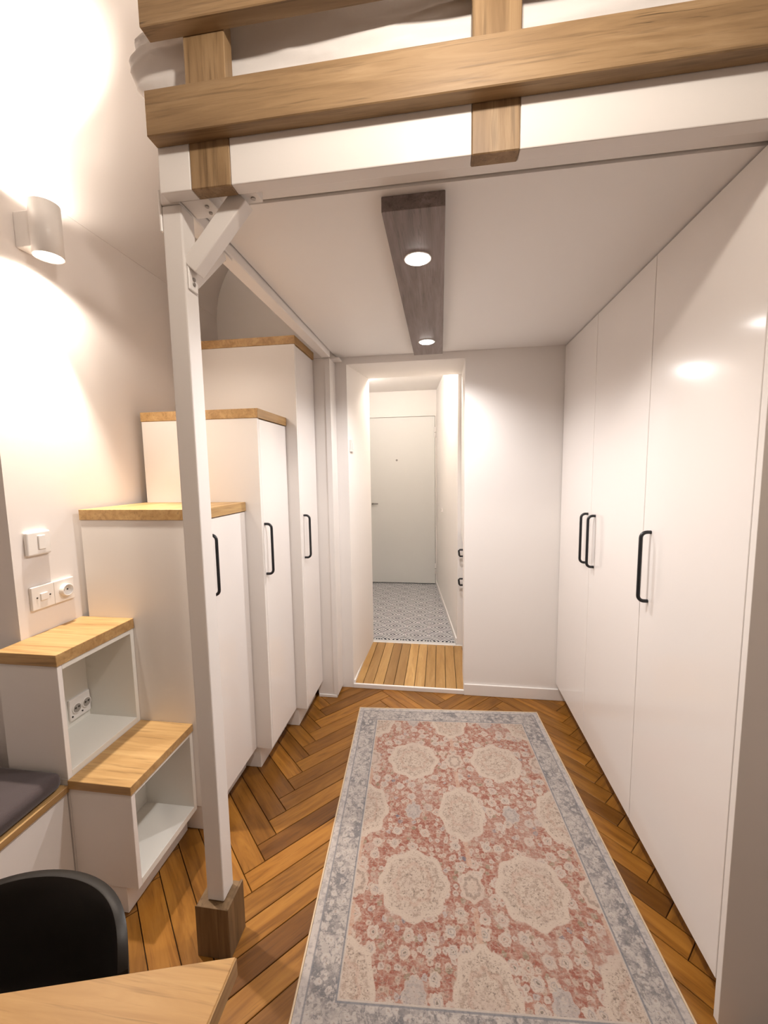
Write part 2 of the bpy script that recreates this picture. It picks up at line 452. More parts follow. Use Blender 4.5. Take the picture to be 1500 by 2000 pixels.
# front door
d1 = bpy.data.objects.new('door_1', None); COL.objects.link(d1); d1.location = (-0.47, 5.02, 0.025)
struct(d1, 'flat pale grey front door with peephole at the end of the hallway')
box('door_leaf', -0.898, -0.068, 5.012, 5.055, 0.034, 2.128, 'door', d1, 0.002)
boxes('door_frame', [(-0.905, -0.0500, 5.006, 5.06, 2.132, 2.150), (-0.0640, -0.0500, 5.004, 5.06, 0.0251, 2.132)], 'white_wall', d1, 0.001)
for z in (1.93, 0.23):
    h = cyl('hinge', (-0.066, 5.004, z), 0.009, 0.13, 'z', 'metal_white', d1, 12); cyl('hinge_joint', (-0.066, 5.004, z), 0.0098, 0.006, 'z', 'screw', h, 12)
cyl('peephole', (-0.543, 5.010, 1.601), 0.013, 0.008, 'y', 'chrome', d1, 16)
hd = cyl('lever_handle', (-0.855, 5.000, 1.057), 0.012, 0.03, 'y', 'chrome', d1, 14)
box('lever', -0.862, -0.785, 4.978, 4.990, 1.050, 1.064, 'chrome', hd, 0.003)

# ------------------------------------------------------------------ stairs of cabinets
def handle(door, xf, sx, y, z0, z1, out=0.034):
    """vertical bow handle standing off a door whose face is at x = xf, outwards = sx"""
    r = 0.0062; pts = []
    pts.append((xf, y, z0)); 
    for k in range(6):
        t = k / 5 * math.pi / 2
        pts.append((xf + sx * (out - 0.02 + 0.02 * math.sin(t)), y, z0 + 0.02 * (1 - math.cos(t))))
    for k in range(6):
        t = (1 - k / 5) * math.pi / 2
        pts.append((xf + sx * (out - 0.02 + 0.02 * math.sin(t)), y, z1 - 0.02 * (1 - math.cos(t))))
    pts.append((xf, y, z1))
    return part_label(tube('handle', pts, r, 'black', door, 10), 'black bow handle')

def tower(name, label, x0, x1, y0, y1, ztop, zwood, hy, xpl):
    t = thing(name, ((x0 + x1) / 2, (y0 + y1) / 2, 0), label, 'cabinet', 'stair cabinets along the left wall')
    boxes('body', [(x0, x1, y0, y0 + 0.018, 0.11, ztop), (x0, x1 - 0.02, y0 + 0.0181, y1 - 0.001, 0.11, ztop)], 'melamine', t)
    box('plinth', x0 + 0.01, xpl, y0 + 0.006, y1 - 0.002, 0.001, 0.1099, 'melamine', t, 0.001)
    d = box('door', x1 - 0.0195, x1, y0 + 0.0200, y1 - 0.0035, 0.11, ztop - 0.003, 'lacquer', t, 0.0015)
    handle(d, x1, 1, hy, 0.985, 1.225)
    part_label(box('tread', x0 - 0.003, x1 + 0.006, y0 - 0.003, y1 - 0.0012, ztop + 0.0005, zwood, 'tread_y', t, 0.0012), 'oak stair tread on top')
    return t
tower('stair_cabinet', 'waist-high white stair cabinet with oak top, half hidden by the white post', -1.410, -0.904, 1.384, 1.745, 1.290, 1.332, 1.438, -0.965)
tower('stair_cabinet', 'middle white stair cabinet with oak top and black bow handle, behind the white post', -1.402, -0.825, 1.745, 2.087, 1.714, 1.757, 1.776, -0.888)
tower('stair_cabinet', 'tallest white stair cabinet reaching up to the loft, beside the doorway', -1.402, -0.762, 2.087, 2.402, 2.137, 2.180, 2.145, -0.815)

def cubby(name, label, x0, x1, y0, y1, zb, zt, zw, floor_z, ceil_z, wall_back=True):
    t = thing(name, ((x0 + x1) / 2, (y0 + y1) / 2, 0 if zb < 0.3 else 0), label, 'cabinet', 'open stair boxes along the left wall')
    th = 0.017
    box('side_panel', x0, x1, y0, y0 + th, zb, zt, 'melamine', t, 0.001)
    box('side_panel', x0, x1, y1 - th - 0.001, y1 - 0.001, zb, zt, 'cubby', t, 0.001)
    box('bottom_panel', x0, x1, y0 + th, y1 - th - 0.001, zb, floor_z, 'cubby', t, 0.0008)
    box('top_panel', x0, x1, y0 + th, y1 - th - 0.001, ceil_z, zt, 'cubby', t, 0.0008)
    box('back_panel', x0, x0 + 0.012, y0 + th, y1 - th - 0.001, floor_z, ceil_z, 'cubby', t, 0.0)
    part_label(box('tread', x0, x1 + 0.005, y0 - 0.005, y1 - 0.001, zt + 0.0004, zw, 'tread_x', t, 0.0012), 'oak stair tread on top')
    return t
tb = cubby('stair_box', 'upper open white stair box with oak top and a socket inside, below the wall switches', XL + 0.001, -1.216, 1.061, 1.384, 0.470, 0.858, 0.898, 0.490, 0.840)
box('base', XL + 0.001, -1.2165, 1.061, 1.383, 0.001, 0.4695, 'melamine', tb, 0.001)
ta = cubby('stair_box', 'lower open white stair box with oak top standing on the parquet', -1.215, -0.990, 1.061, 1.384, 0.098, 0.438, 0.469, 0.122, 0.425)
box('plinth', -1.205, -1.037, 1.064, 1.380, 0.001, 0.0978, 'melamine', ta, 0.001)

# double socket inside the upper box
ds = thing('double_socket', (XL + 0.013, 1.325, 0.55), 'white double socket inside the upper open stair box', 'socket')
box('cover_plate', XL + 0.0131, XL + 0.024, 1.272, 1.362, 0.515, 0.600, 'plastic', ds, 0.003, 2)
for y in (1.298, 1.341):
    s_ = cyl('socket_ring', (XL + 0.026, y, 0.558), 0.0195, 0.006, 'x', 'plastic', ds, 20)
    cyl('socket_well', (XL + 0.0288, y, 0.558), 0.0165, 0.001, 'x', 'well', s_, 20)
    for q in (-0.007, 0.007): cyl('pin_hole', (XL + 0.0296, y + q, 0.561), 0.0038, 0.001, 'x', 'slot', s_, 8)
    cyl('screw', (XL + 0.0253, y - 0.019, 0.532), 0.003, 0.003, 'x', 'slot', s_, 8)

# ------------------------------------------------------------------ bench
be = thing('bench', (-1.45, 0.5, 0), 'white bench with oak edged seat in the window niche, left of the stairs', 'bench')
box('front_panel', -1.240, -1.222, -0.6, 1.058, 0.001, 0.4275, 'melamine', be, 0.001)
box('end_panel', XL - 0.29, -1.241, -0.6, -0.58, 0.001, 0.4275, 'melamine', be, 0.001)
box('seat_board', XL - 0.295, -1.214, -0.6, 1.0585, 0.428, 0.450, 'tread_y', be, 0.001)
bm = bmesh.new()
add_box(bm, XL - 0.28, -1.222, 0.02, 1.052, 0.4515, 0.508, 0.022, 4)
me = mesh_from(bm, 'seat_cushion', M['black'], True)
k = NT('charcoal_fabric'); nn = k.noise(k.obj(), 420, 2); cc = k.mix(nn, (0.045, 0.032, 0.033), (0.075, 0.055, 0.055)); k.bump(nn, 0.3, 0.001); k.set(cc, 0.85, 0, 0.3)
k.put(k.b.inputs['Sheen Weight'], 0.25); M['cushion'] = k.m
me.materials.clear(); me.materials.append(M['cushion'])
cu = link('seat_cushion', me); tag(cu, 'charcoal fabric seat cushion on the bench', 'cushion')

# ------------------------------------------------------------------ wardrobes on the right
def wardrobe(label, y0, y1, doors, end=False):
    t = thing('wardrobe', (1.03, (y0 + y1) / 2, 0), label, 'wardrobe', 'built-in wardrobes along the right side')
    yb0 = y0 + (0.020 if end else 0.0)
    box('body', XW + 0.0205, XR - 0.002, yb0 + 0.0005, y1 - 0.0008, 0.11, ZC - 0.002, 'melamine', t, 0)
    box('plinth', 0.795, XR - 0.01, yb0 + 0.002, y1 - 0.002, 0.001, 0.1095, 'melamine', t, 0)
    if end: part_label(box('end_panel', XW, XR - 0.002, y0, y0 + 0.0185, 0.001, ZC - 0.002, 'melamine', t, 0.0008), 'plain end panel')
    for (a, b, hy) in doors:
        d = box('door', XW, XW + 0.0195, a + 0.0016, b - 0.0016, 0.11, ZC - 0.006, 'lacquer', t, 0.0012)
        handle(d, XW, -1, hy, 0.995, 1.240, 0.032)
wardrobe('double-door white gloss wardrobe with paired black handles, next to the back wall', 1.537, YB - 0.001, [(2.045, YB - 0.002, 2.083), (1.537, 2.045, 1.988)])
wardrobe('single-door white gloss wardrobe with one black handle, nearest the camera', 1.020, 1.537, [(1.0395, 1.537, 1.483)], True)

# ------------------------------------------------------------------ loft
lt = thing('loft_bed', (-0.2, 1.7, 0), 'white metal and oak loft platform with oak guard rails over the passage', 'loft bed')
YLF, YLB, ZL = 0.964, 1.000, 2.147
XE = XR - 0.004
for a, b in ((-0.678, -0.5955), (-0.4925, 0.0675), (0.1695, XE)):
    box('front_beam', a, b, YLF, YLB, ZL, 2.300, 'metal_white', lt, 0.0025, 2)
for a, b in ((-0.595, -0.493), (0.068, 0.169), (0.76, 0.861)):
    part_label(box('guard_post', a, b, YLF - 0.0005, YLB + 0.0005, ZL - 0.0005, 2.78, 'beam_z', lt, 0.002), 'upright oak post')
box('guard_rail', -0.677, XE, 0.927, 0.9632, 2.247, 2.345, 'beam_x', lt, 0.002)
box('guard_rail', -0.677, XE, 0.927, 0.9632, 2.475, 2.573, 'beam_x', lt, 0.002)
box('inner_beam', -0.652, XE, 1.0042, 1.0850, 2.1845, 2.30, 'metal_white', lt, 0.003)
box('side_beam', -0.706, -0.6535, 1.0015, 2.400, ZL, 2.23, 'metal_white', lt, 0.004, 2)
box('back_beam', -0.652, XE, 2.51, YB - 0.002, 2.2405, 2.30, 'metal_white', lt, 0.002)
part_label(box('ceiling_panel', -0.6490, XE, 1.0895, YB - 0.002, ZC, 2.24, 'panel', lt, 0), 'white underside panel')
for x0, x1, y in ((-0.800, -0.710, 2.401), (-0.685, -0.610, 2.44)):
    box('end_plate', x0 + 0.004, x1, y, y + 0.075, 2.1475, 2.158, 'metal_white', lt, 0.002)
pst = box('post', -0.706, -0.652, 1.005, 1.062, 0.1702, 2.1465, 'metal_white', lt, 0.004, 2)
part_label(pst, 'white square steel post')
ftb = part_label(boxes('post_foot', [(-0.732, -0.636, 0.986, 1.073, 0.001, 0.168)], 'foot', lt, 0.001), 'oak block at the foot of the post')
box('foot_edge', -0.7345, -0.6285, 0.984, 0.9858, 0.001, 0.1695, 'foot', ftb, 0.0005)
box('foot_edge', -0.6358, -0.6285, 0.9862, 1.078, 0.001, 0.1695, 'foot', ftb, 0.0005)
# corner plates and braces
box('corner_plate', -0.7125, -0.7065, 1.003, 1.065, 2.085, 2.185, 'metal_white', lt, 0.0015)
gp = box('corner_plate', -0.6515, -0.575, 1.004, 1.075, 2.150, 2.184, 'metal_white', lt, 0.0015)
for x, y in ((-0.595, 1.03), (-0.60, 1.055)): cyl('screw', (x, y, 2.149), 0.005, 0.004, 'z', 'screw', gp, 10)
b1 = bar('brace', (-0.646, 1.033, 2.000), (-0.497, 1.033, 2.158), (0.0165, 0, -0.0155), (0, 0.021, 0), 'metal_white', lt, 0.003)
t1 = box('brace_tab', -0.6515, -0.6465, 1.014, 1.052, 1.945, 2.03, 'metal_white', b1, 0.0015)
for z in (1.963, 1.975): cyl('screw', (-0.6455, 1.033, z), 0.005, 0.004, 'x', 'screw', b1, 10)
t2 = box('brace_tab', -0.53, -0.452, 1.014, 1.052, 2.158, 2.184, 'metal_white', b1, 0.0015)
cyl('screw', (-0.470, 1.033, 2.1575), 0.006, 0.004, 'z', 'screw', b1, 10)
b2 = bar('brace', (-0.680, 1.060, 1.985), (-0.680, 1.225, 2.1455), (0.02, 0, 0), (0, 0.0155, -0.0165), 'metal_white', lt, 0.003)
box('brace_tab', -0.700, -0.660, 1.20, 1.275, 2.140, 2.1465, 'metal_white', b2, 0.0015)
cyl('screw', (-0.680, 1.258, 2.139), 0.006, 0.004, 'z', 'screw', b2, 10)

# mattress and duvet
k = NT('white_cotton'); f = k.noise(k.obj(), 900, 2)
k.bump(k.noise(k.obj(), 14, 3, 0.5, 0.6), 0.25, 0.01); k.set(k.mix(f, (0.80, 0.76, 0.73), (0.74, 0.70, 0.67)), 0.9, 0, 0.2); M['cotton'] = k.m
bm = bmesh.new(); add_box(bm, -0.66, XR - 0.03, 1.095, 2.50, 2.2415, 2.378, 0.04, 3)
mt = link('mattress', mesh_from(bm, 'mattress', M['cotton'], True)); tag(mt, 'white mattress lying on the loft platform', 'mattress')
# duvet: rounded slab with folds, sagging over the left end
def duvet():
    bm = bmesh.new(); nx, nf, nt = 150, 26, 10
    x0, x1, yb, zb, zt = -0.795, XR - 0.03, 2.49, 2.392, 2.63
    def fold(x, z):
        p = Vector((x * 1.5 + 0.6 * z, 3.7, z * 17.0 - x * 2.2))
        q = Vector((x * 3.1, 8.1, z * 26.0 + x * 3.0))
        return 0.034 * abs(noise.noise(p)) ** 0.75 + 0.014 * abs(noise.noise(q)) ** 0.8
    rows = []
    for i in range(nx + 1):
        u = (i / nx) ** 1.25; x = x0 + u * (x1 - x0)
        t = min(1.0, (x - x0) / 0.085); e = math.sqrt(max(0.0, 1 - (1 - t) ** 2))
        e2 = math.sqrt(max(0.0, 1 - (1 - min(1.0, (x - x0) / 0.30)) ** 2)); h0 = 2.490 - (2.490 - zb) * e2; h1 = 2.505 + (zt - 2.505) * (0.35 + 0.65 * e)
        loop = []
        for j in range(nf + 1):                      # front, bottom to top
            w_ = j / nf; z = h0 + w_ * (h1 - h0)
            y = 1.007 + fold(x, z) + 0.030 * abs(2 * w_ - 0.75) ** 3 + 0.03 * (1 - e)
            loop.append(bm.verts.new((x, max(y, 1.004), z)))
        for j in range(1, nt + 1):                   # top, front to back
            w_ = j / nt; y = 1.06 + w_ * (yb - 1.06)
            z = h1 + 0.018 * e * noise.noise(Vector((x * 4, y * 4, 1.5))) + 0.01 * math.sin(w_ * math.pi)
            loop.append(bm.verts.new((x, y, z)))
        loop.append(bm.verts.new((x, yb, h0)))
        rows.append(loop)
    n_ = len(rows[0])
    for a, b in zip(rows, rows[1:]):
        for j in range(n_): bm.faces.new((a[j], a[(j + 1) % n_], b[(j + 1) % n_], b[j]))
    bm.faces.new(rows[0][::-1]); bm.faces.new(rows[-1])
    return mesh_from(bm, 'duvet', M['cotton'], True)
dv = link('duvet', duvet()); tag(dv, 'crumpled white duvet bulging behind the oak guard rails', 'duvet')

# ------------------------------------------------------------------ spot box under the loft
sb = thing('ceiling_light', (-0.07, 1.78, ZC), 'grey-brown wooden ceiling light bar with two glowing spots under the loft', 'ceiling light')
box('housing', -0.154, 0.013, 1.115, 2.438, 2.142, ZC - 0.0005, 'light_box', sb, 0.001)
for y in (1.361, 2.200):
    rg = bpy.data.objects.new
    bm = bmesh.new(); add_tube(bm, [(-0.072, y, 2.1415), (-0.072, y, 2.139)], [0.044, 0.043], 28)
    ring = link('spot_ring', mesh_from(bm, 'spot_ring', M['metal_white']), sb)
    part_label(cyl('bulb', (-0.072, y, 2.1378), 0.034, 0.002, 'z', 'lens_cool', ring, 28), 'glowing spot bulb')
    light('spot_light', 'SPOT', (-0.072, y, 2.130), P_SPOT, NEUT, sb, spot_size=math.radians(150), spot_blend=0.7, shadow_soft_size=0.03)

# ------------------------------------------------------------------ wall sconce
sc = thing('wall_sconce', (XL, 1.29, 2.30), 'white half-round up and down wall light above the switches', 'wall lamp')
box('wall_plate', XL + 0.0005, -1.375, 1.264, 1.316, 2.246, 2.362, 'metal_white', sc, 0.004, 2)
bm = bmesh.new()
n = 36; cx, cy, ro, ri, z0, z1 = -1.343, 1.290, 0.0455, 0.0425, 2.218, 2.388
rings = [[bm.verts.new((cx + r * math.cos(2 * math.pi * i / n), cy + r * math.sin(2 * math.pi * i / n), z)) for i in range(n)] for r, z in ((ro, z0), (ro, z1), (ri, z1), (ri, z0))]
for q in range(4):
    A, B = rings[q], rings[(q + 1) % 4]
    for i in range(n): bm.faces.new((A[i], A[(i + 1) % n], B[(i + 1) % n], B[i]))
sbod = link('shade', mesh_from(bm, 'shade', M['metal_white'], True), sc)
sbod.data.polygons.foreach_set('use_smooth', [abs(p.normal.z) < 0.5 for p in sbod.data.polygons])
for z, s in ((2.2215, -1), (2.3845, 1)):
    cyl('lens', (cx, cy, z), 0.0420, 0.003, 'z', 'lens_warm', sc, 28)
for up, z, pw in ((False, 2.212, P_SCONCE_DOWN), (True, 2.394, P_SCONCE_UP)):
    for nm, sz, bl, e in (('wide', 165, 0.4, 0.15), ('narrow', 52 if up else 62, 0.8 if up else 0.65, 0.93)):
        o = light('sconce_light', 'SPOT', (cx, cy, z), pw * e, WARM, sc, spot_size=math.radians(sz), spot_blend=bl, shadow_soft_size=0.022)
        if up: o.rotation_euler = (math.pi, 0, 0)

# ------------------------------------------------------------------ switches on the left wall
s1 = thing('light_switch', (XL, 1.228, 1.227), 'rounded white light switch on the left wall, above the socket plate', 'switch')
box('cover_plate', XL + 0.0005, XL + 0.016, 1.184, 1.272, 1.184, 1.270, 'plastic', s1, 0.006, 3)
box('rocker', XL + 0.0155, XL + 0.021, 1.222, 1.248, 1.204, 1.254, 'plastic', s1, 0.0015)
s2_ = thing('switch_socket_plate', (XL, 1.267, 1.03), 'white double wall plate with small switch and round socket', 'socket')
for a, b in ((1.185, 1.2675), (1.2685, 1.350)):
    pl = box('cover_plate', XL + 0.0005, XL + 0.012, a, b, 0.988, 1.072, 'plastic', s2_, 0.002, 2)
box('rocker', XL + 0.0115, XL + 0.017, 1.214, 1.240, 1.018, 1.044, 'plastic', s2_, 0.0012)
for y in (1.203, 1.251): cyl('screw', (XL + 0.0125, y, 1.031), 0.003, 0.002, 'x', 'slot', s2_, 8)
bm = bmesh.new(); rr = [(0.023, 0.0118), (0.023, 0.028), (0.0195, 0.030), (0.0185, 0.015)]
rings = [[bm.verts.new((XL + d, 1.309 + r * math.cos(2 * math.pi * i / 28), 1.031 + r * math.sin(2 * math.pi * i / 28))) for i in range(28)] for r, d in rr]
for A, B in zip(rings, rings[1:]):
    for i in range(28): bm.faces.new((A[i], A[(i + 1) % 28], B[(i + 1) % 28], B[i]))
bm.faces.new(rings[-1])
sk = link('socket_ring', mesh_from(bm, 'socket_ring', M['plastic'], True), s2_)
for y in (1.301, 1.317): cyl('pin_hole', (XL + 0.0158, y, 1.031), 0.003, 0.002, 'x', 'slot', sk, 8)

# small controls in the doorway
ic = thing('thermostat', (-0.584, 2.62, 1.63), 'small white control panel on the left side of the doorway', 'switch')
box('cover_plate', -0.5865, -0.574, 2.578, 2.650, 1.595, 1.672, 'plastic', ic, 0.002, 2)
box('button', -0.5738, -0.571, 2.60, 2.628, 1.61, 1.655, 'plastic', ic, 0.001)
hs = thing('hall_socket', (0.05, 4.3, 0.99), 'tiny socket on the right hallway wall', 'socket')
box('cover_plate', -0.002 + 0.009, 0.020 + 0.003, 4.33, 4.37, 1.02, 1.06, 'plastic', hs, 0.001)
cyl('socket_well', (0.0065, 4.35, 1.04), 0.012, 0.002, 'x', 'slot', hs, 12)

# hallway drawer unit peeking out behind the doorway
hc = thing('hall_cabinet', (0.40, 3.0, 0.0), 'white hallway cabinet with two black drawer handles, just inside the doorway on the right', 'cabinet')
box('body', 0.206, 0.70, 2.80, 3.205, 0.0255, 0.95, 'melamine', hc, 0.001)
for z0, z1, hz in ((0.68, 0.94, 0.812), (0.42, 0.675, 0.578), (0.05, 0.415, None)):
    d = box('drawer', 0.188, 0.2055, 2.804, 3.202, z0, z1, 'melamine', hc, 0.001)
    if hz:
        for s_ in (1,):
            tube('handle', [(0.188, 3.165, hz + 0.026), (0.150, 3.165, hz + 0.026), (0.142, 3.165, hz + 0.018), (0.146, 3.165, hz - 0.018), (0.152, 3.165, hz - 0.026), (0.188, 3.165, hz - 0.026)], 0.0075, 'black', d, 8)

# ------------------------------------------------------------------ rug
RA = math.radians(3.9); RW, RL = 1.075, 1.50
far = Vector((0.037, 2.338)); ax = Vector((math.sin(RA), -math.cos(RA)))
rc = far + ax * RL / 2
def rug_mat():
    k = NT('faded_persian_rug'); v0 = k.obj()
    wob = k.n('ShaderNodeTexNoise'); wob.inputs['Scale'].default_value = 26; wob.inputs['Detail'].default_value = 2; k.put(wob.inputs['Vector'], v0)
    wv = k.n('ShaderNodeVectorMath', operation='MULTIPLY_ADD'); k.put(wv.inputs[0], wob.outputs['Color']); wv.inputs[1].default_value = (0.014, 0.014, 0); wv.inputs[2].default_value = (-0.007, -0.007, 0)
    v = k.vadd(v0, wv.outputs[0])
    sx = k.n('ShaderNodeSeparateXYZ'); k.put(sx.inputs[0], v); u, t = sx.outputs[0], sx.outputs[1]
    s0 = k.n('ShaderNodeSeparateXYZ'); k.put(s0.inputs[0], v0); U0, T0 = s0.outputs[0], s0.outputs[1]
    C0 = 0.0 + 0.005     # central medallion row, in rug coordinates
    fold = lambda x, per: k.math('ABSOLUTE', k.math('SUBTRACT', k.math('FLOORED_MODULO', k.math('ADD', x, per / 2), per), per / 2))
    ue = fold(u, 0.41); te = fold(k.math('SUBTRACT', t, C0), 0.612)
    uo = k.math('SUBTRACT', 0.205, ue); to = k.math('SUBTRACT', 0.306, te)
    def med(a, b, ra, rb, sc=0.05, nl=8):
        x = k.math('DIVIDE', a, ra); y = k.math('DIVIDE', b, rb)
        r = k.math('SQRT', k.math('ADD', k.math('MULTIPLY', x, x), k.math('MULTIPLY', y, y)))
        an = k.math('ARCTAN2', y, x)
        return k.math('ADD', r, k.math('MULTIPLY', k.math('COSINE', k.math('MULTIPLY', an, nl)), -sc))
    mE = med(ue, te, 0.094, 0.132, 0.05, 8); mO = med(uo, to, 0.122, 0.124, 0.05, 8)
    mS = med(ue, to, 0.042, 0.055, 0.06, 8); mB = med(uo, te, 0.034, 0.042, 0.08, 8)
    big = k.math('MINIMUM', mE, mO); small = k.math('MINIMUM', mS, mB)
    # flower scatter
    wb2 = k.n('ShaderNodeTexNoise'); wb2.inputs['Scale'].default_value = 75; wb2.inputs['Detail'].default_value = 3; k.put(wb2.inputs['Vector'], v0)
    wv2 = k.n('ShaderNodeVectorMath', operation='MULTIPLY_ADD'); k.put(wv2.inputs[0], wb2.outputs['Color']); wv2.inputs[1].default_value = (0.018, 0.018, 0); wv2.inputs[2].default_value = (-0.009, -0.009, 0)
    vd2 = k.vadd(v0, wv2.outputs[0])
    def vor(scale, rnd=0.75, feat='F1'):
        nd = k.n('ShaderNodeTexVoronoi', voronoi_dimensions='2D', feature=feat); k.put(nd.inputs['Vector'], vd2)
        nd.inputs['Scale'].default_value = scale; nd.inputs['Randomness'].default_value = rnd
        return nd
    va = vor(17.0, 0.6); vb = vor(41.0, 0.9); vc = vor(70.0, 1.0)
    red = (0.29, 0.075, 0.042); red2 = (0.38, 0.165, 0.115); cream = (0.58, 0.47, 0.385); tan = (0.47, 0.35, 0.27)
    slate = (0.17, 0.185, 0.215); grey = (0.43, 0.40, 0.39); pale = (0.57, 0.49, 0.425); olive = (0.25, 0.21, 0.13); blue = (0.11, 0.14, 0.21)
    col = k.mix(k.step(k.noise(v0, 60, 3), 0.42, 0.6), red, red2)
    # small blossoms
    dB = vb.outputs['Distance']
    pick = k.n('ShaderNodeSeparateColor'); k.put(pick.inputs[0], vb.outputs['Color'])
    bl = k.math('MULTIPLY', k.math('SUBTRACT', 1.0, k.step(dB, 0.32, 0.42)), k.step(pick.outputs[0], 0.30, 0.36))
    bcol = k.ramp(pick.outputs[1], [(0.0, cream), (0.35, tan), (0.6, pale), (0.78, olive), (0.9, grey), (0.97, blue)], 'CONSTANT')
    col = k.mix(k.math('MULTIPLY', bl, 0.85), col, bcol)
    col = k.mix(k.math('MULTIPLY', k.math('SUBTRACT', 1.0, k.step(dB, 0.10, 0.17)), 0.6), col, (0.20, 0.13, 0.09))
    # vine lines
    ve = vor(24.0, 1.0, 'DISTANCE_TO_EDGE')
    col = k.mix(k.math('MULTIPLY', k.math('SUBTRACT', 1.0, k.step(ve.outputs['Distance'], 0.02, 0.12)), 0.35), col, cream)
    # rosettes with petals
    dA = va.outputs['Distance']
    pa = k.n('ShaderNodeSeparateColor'); k.put(pa.inputs[0], va.outputs['Color'])
    on = k.step(pa.outputs[2], 0.25, 0.3)
    pet = k.math('SUBTRACT', dA, k.math('MULTIPLY', k.noise(v0, 95, 1), 0.16))
    ros = k.math('MULTIPLY', k.math('SUBTRACT', 1.0, k.step(pet, 0.22, 0.27)), on)
    col = k.mix(k.math('MULTIPLY', ros, 0.9), col, k.mix(pa.outputs[0], cream, pale))
    ring = k.math('MULTIPLY', k.math('MULTIPLY', k.step(dA, 0.10, 0.13), k.math('SUBTRACT', 1.0, k.step(dA, 0.16, 0.19))), on)
    col = k.mix(k.math('MULTIPLY', ring, 0.45), col, k.mix(k.step(pa.outputs[1], 0.5, 0.55), red2, slate))
    col = k.mix(k.math('MULTIPLY', k.math('MULTIPLY', k.math('SUBTRACT', 1.0, k.step(dA, 0.045, 0.075)), on), 0.8), col, (0.12, 0.10, 0.08))
    # medallions
    inner = k.mix(k.math('MULTIPLY', k.step(k.noise(v0, 75, 4, 0.65), 0.50, 0.60), 0.75), (0.58, 0.475, 0.39), (0.33, 0.25, 0.195))
    inner = k.mix(k.math('MULTIPLY', k.step(k.noise(k.mapping(v0, (1, 1, 1), (3, 7, 0)), 120, 2, 0.5), 0.59, 0.67), 0.8), inner, (0.15, 0.115, 0.10))
    inner = k.mix(k.math('MULTIPLY', k.math('SUBTRACT', 1.0, k.step(vc.outputs['Distance'], 0.16, 0.26)), 0.35), inner, (0.26, 0.20, 0.15))
    inner = k.mix(k.math('MULTIPLY', k.math('SUBTRACT', 1.0, k.step(k.math('ABSOLUTE', k.math('SUBTRACT', big, 0.52)), 0.03, 0.09)), 0.3), inner, (0.46, 0.25, 0.18))
    rim = k.math('SUBTRACT', 1.0, k.step(big, 0.80, 0.86))
    md = k.mix(rim, (0.59, 0.485, 0.40), inner)
    col = k.mix(k.math('SUBTRACT', 1.0, k.step(big, 0.97, 1.02)), col, md)
    sm = k.mix(k.math('SUBTRACT', 1.0, k.step(k.math('ABSOLUTE', k.math('SUBTRACT', small, 0.6)), 0.08, 0.16)), (0.58, 0.47, 0.385), (0.34, 0.27, 0.22))
    sm = k.mix(k.math('MULTIPLY', k.math('SUBTRACT', 1.0, k.step(mB, 0.95, 1.0)), 0.6), sm, (0.36, 0.36, 0.37))
    col = k.mix(k.math('MULTIPLY', k.math('SUBTRACT', 1.0, k.step(small, 0.95, 1.02)), 0.9), col, sm)
    # thin stalk joining the medallions
    stalk = k.math('MULTIPLY', k.math('SUBTRACT', 1.0, k.step(k.math('ABSOLUTE', k.math('SUBTRACT', ue, 0.004)), 0.003, 0.006)), k.step(te, 0.13, 0.14))
    stalk = k.math('MULTIPLY', stalk, k.math('SUBTRACT', 1.0, k.step(te, 0.23, 0.24)))
    col = k.mix(k.math('MULTIPLY', stalk, 0.8), col, (0.56, 0.36, 0.26))
    # dense small stitches of dark and cream yarn
    sp1 = k.step(k.noise(k.mapping(v0, (1, 1.5, 1), (11, 2, 0)), 150, 2, 0.6), 0.60, 0.68)
    col = k.mix(k.math('MULTIPLY', sp1, 0.7), col, (0.13, 0.09, 0.075))
    sp2 = k.step(k.noise(k.mapping(v0, (1, 1.3, 1), (5, 9, 0)), 105, 3, 0.6), 0.54, 0.62)
    col = k.mix(k.math('MULTIPLY', sp2, 0.45), col, (0.58, 0.48, 0.40))
    # worn patches in the field
    wear = k.step(k.noise(v0, 5.5, 3, 0.6), 0.48, 0.72)
    col = k.mix(k.math('MULTIPLY', wear, 0.42), col, (0.47, 0.36, 0.305))
    scr = k.step(k.noise(k.mapping(v0, (60, 150, 1)), 1.0, 4, 0.7), 0.47, 0.63)
    col = k.mix(k.math('MULTIPLY', scr, 0.30), col, (0.55, 0.44, 0.37))
    # border
    au = k.math('SUBTRACT', RW / 2, k.math('ABSOLUTE', U0)); at = k.math('SUBTRACT', RL / 2, k.math('ABSOLUTE', T0))
    ed = k.math('MINIMUM', au, at)
    vd = vor(30.0, 0.9); vde = vor(30.0, 0.9, 'DISTANCE_TO_EDGE')
    bcl = k.mix(k.step(k.noise(v0, 11, 4, 0.65), 0.40, 0.66), (0.46, 0.42, 0.39), (0.18, 0.178, 0.19))
    bcl = k.mix(k.math('MULTIPLY', k.math('SUBTRACT', 1.0, k.step(k.math('ABSOLUTE', k.math('SUBTRACT', k.noise(v0, 34, 2, 0.5, 1.2), 0.5)), 0.0, 0.045)), 0.7), bcl, (0.14, 0.145, 0.165))
    bcl = k.mix(k.math('MULTIPLY', k.math('SUBTRACT', 1.0, k.step(vd.outputs['Distance'], 0.22, 0.36)), 0.8), bcl, (0.56, 0.51, 0.475))
    bcl = k.mix(k.math('MULTIPLY', k.math('SUBTRACT', 1.0, k.step(vd.outputs['Distance'], 0.05, 0.12)), 0.55), bcl, (0.30, 0.22, 0.18))
    bcl = k.mix(k.math('MULTIPLY', k.step(k.noise(v0, 4.0, 3, 0.6), 0.50, 0.70), 0.6), bcl, (0.50, 0.45, 0.41))
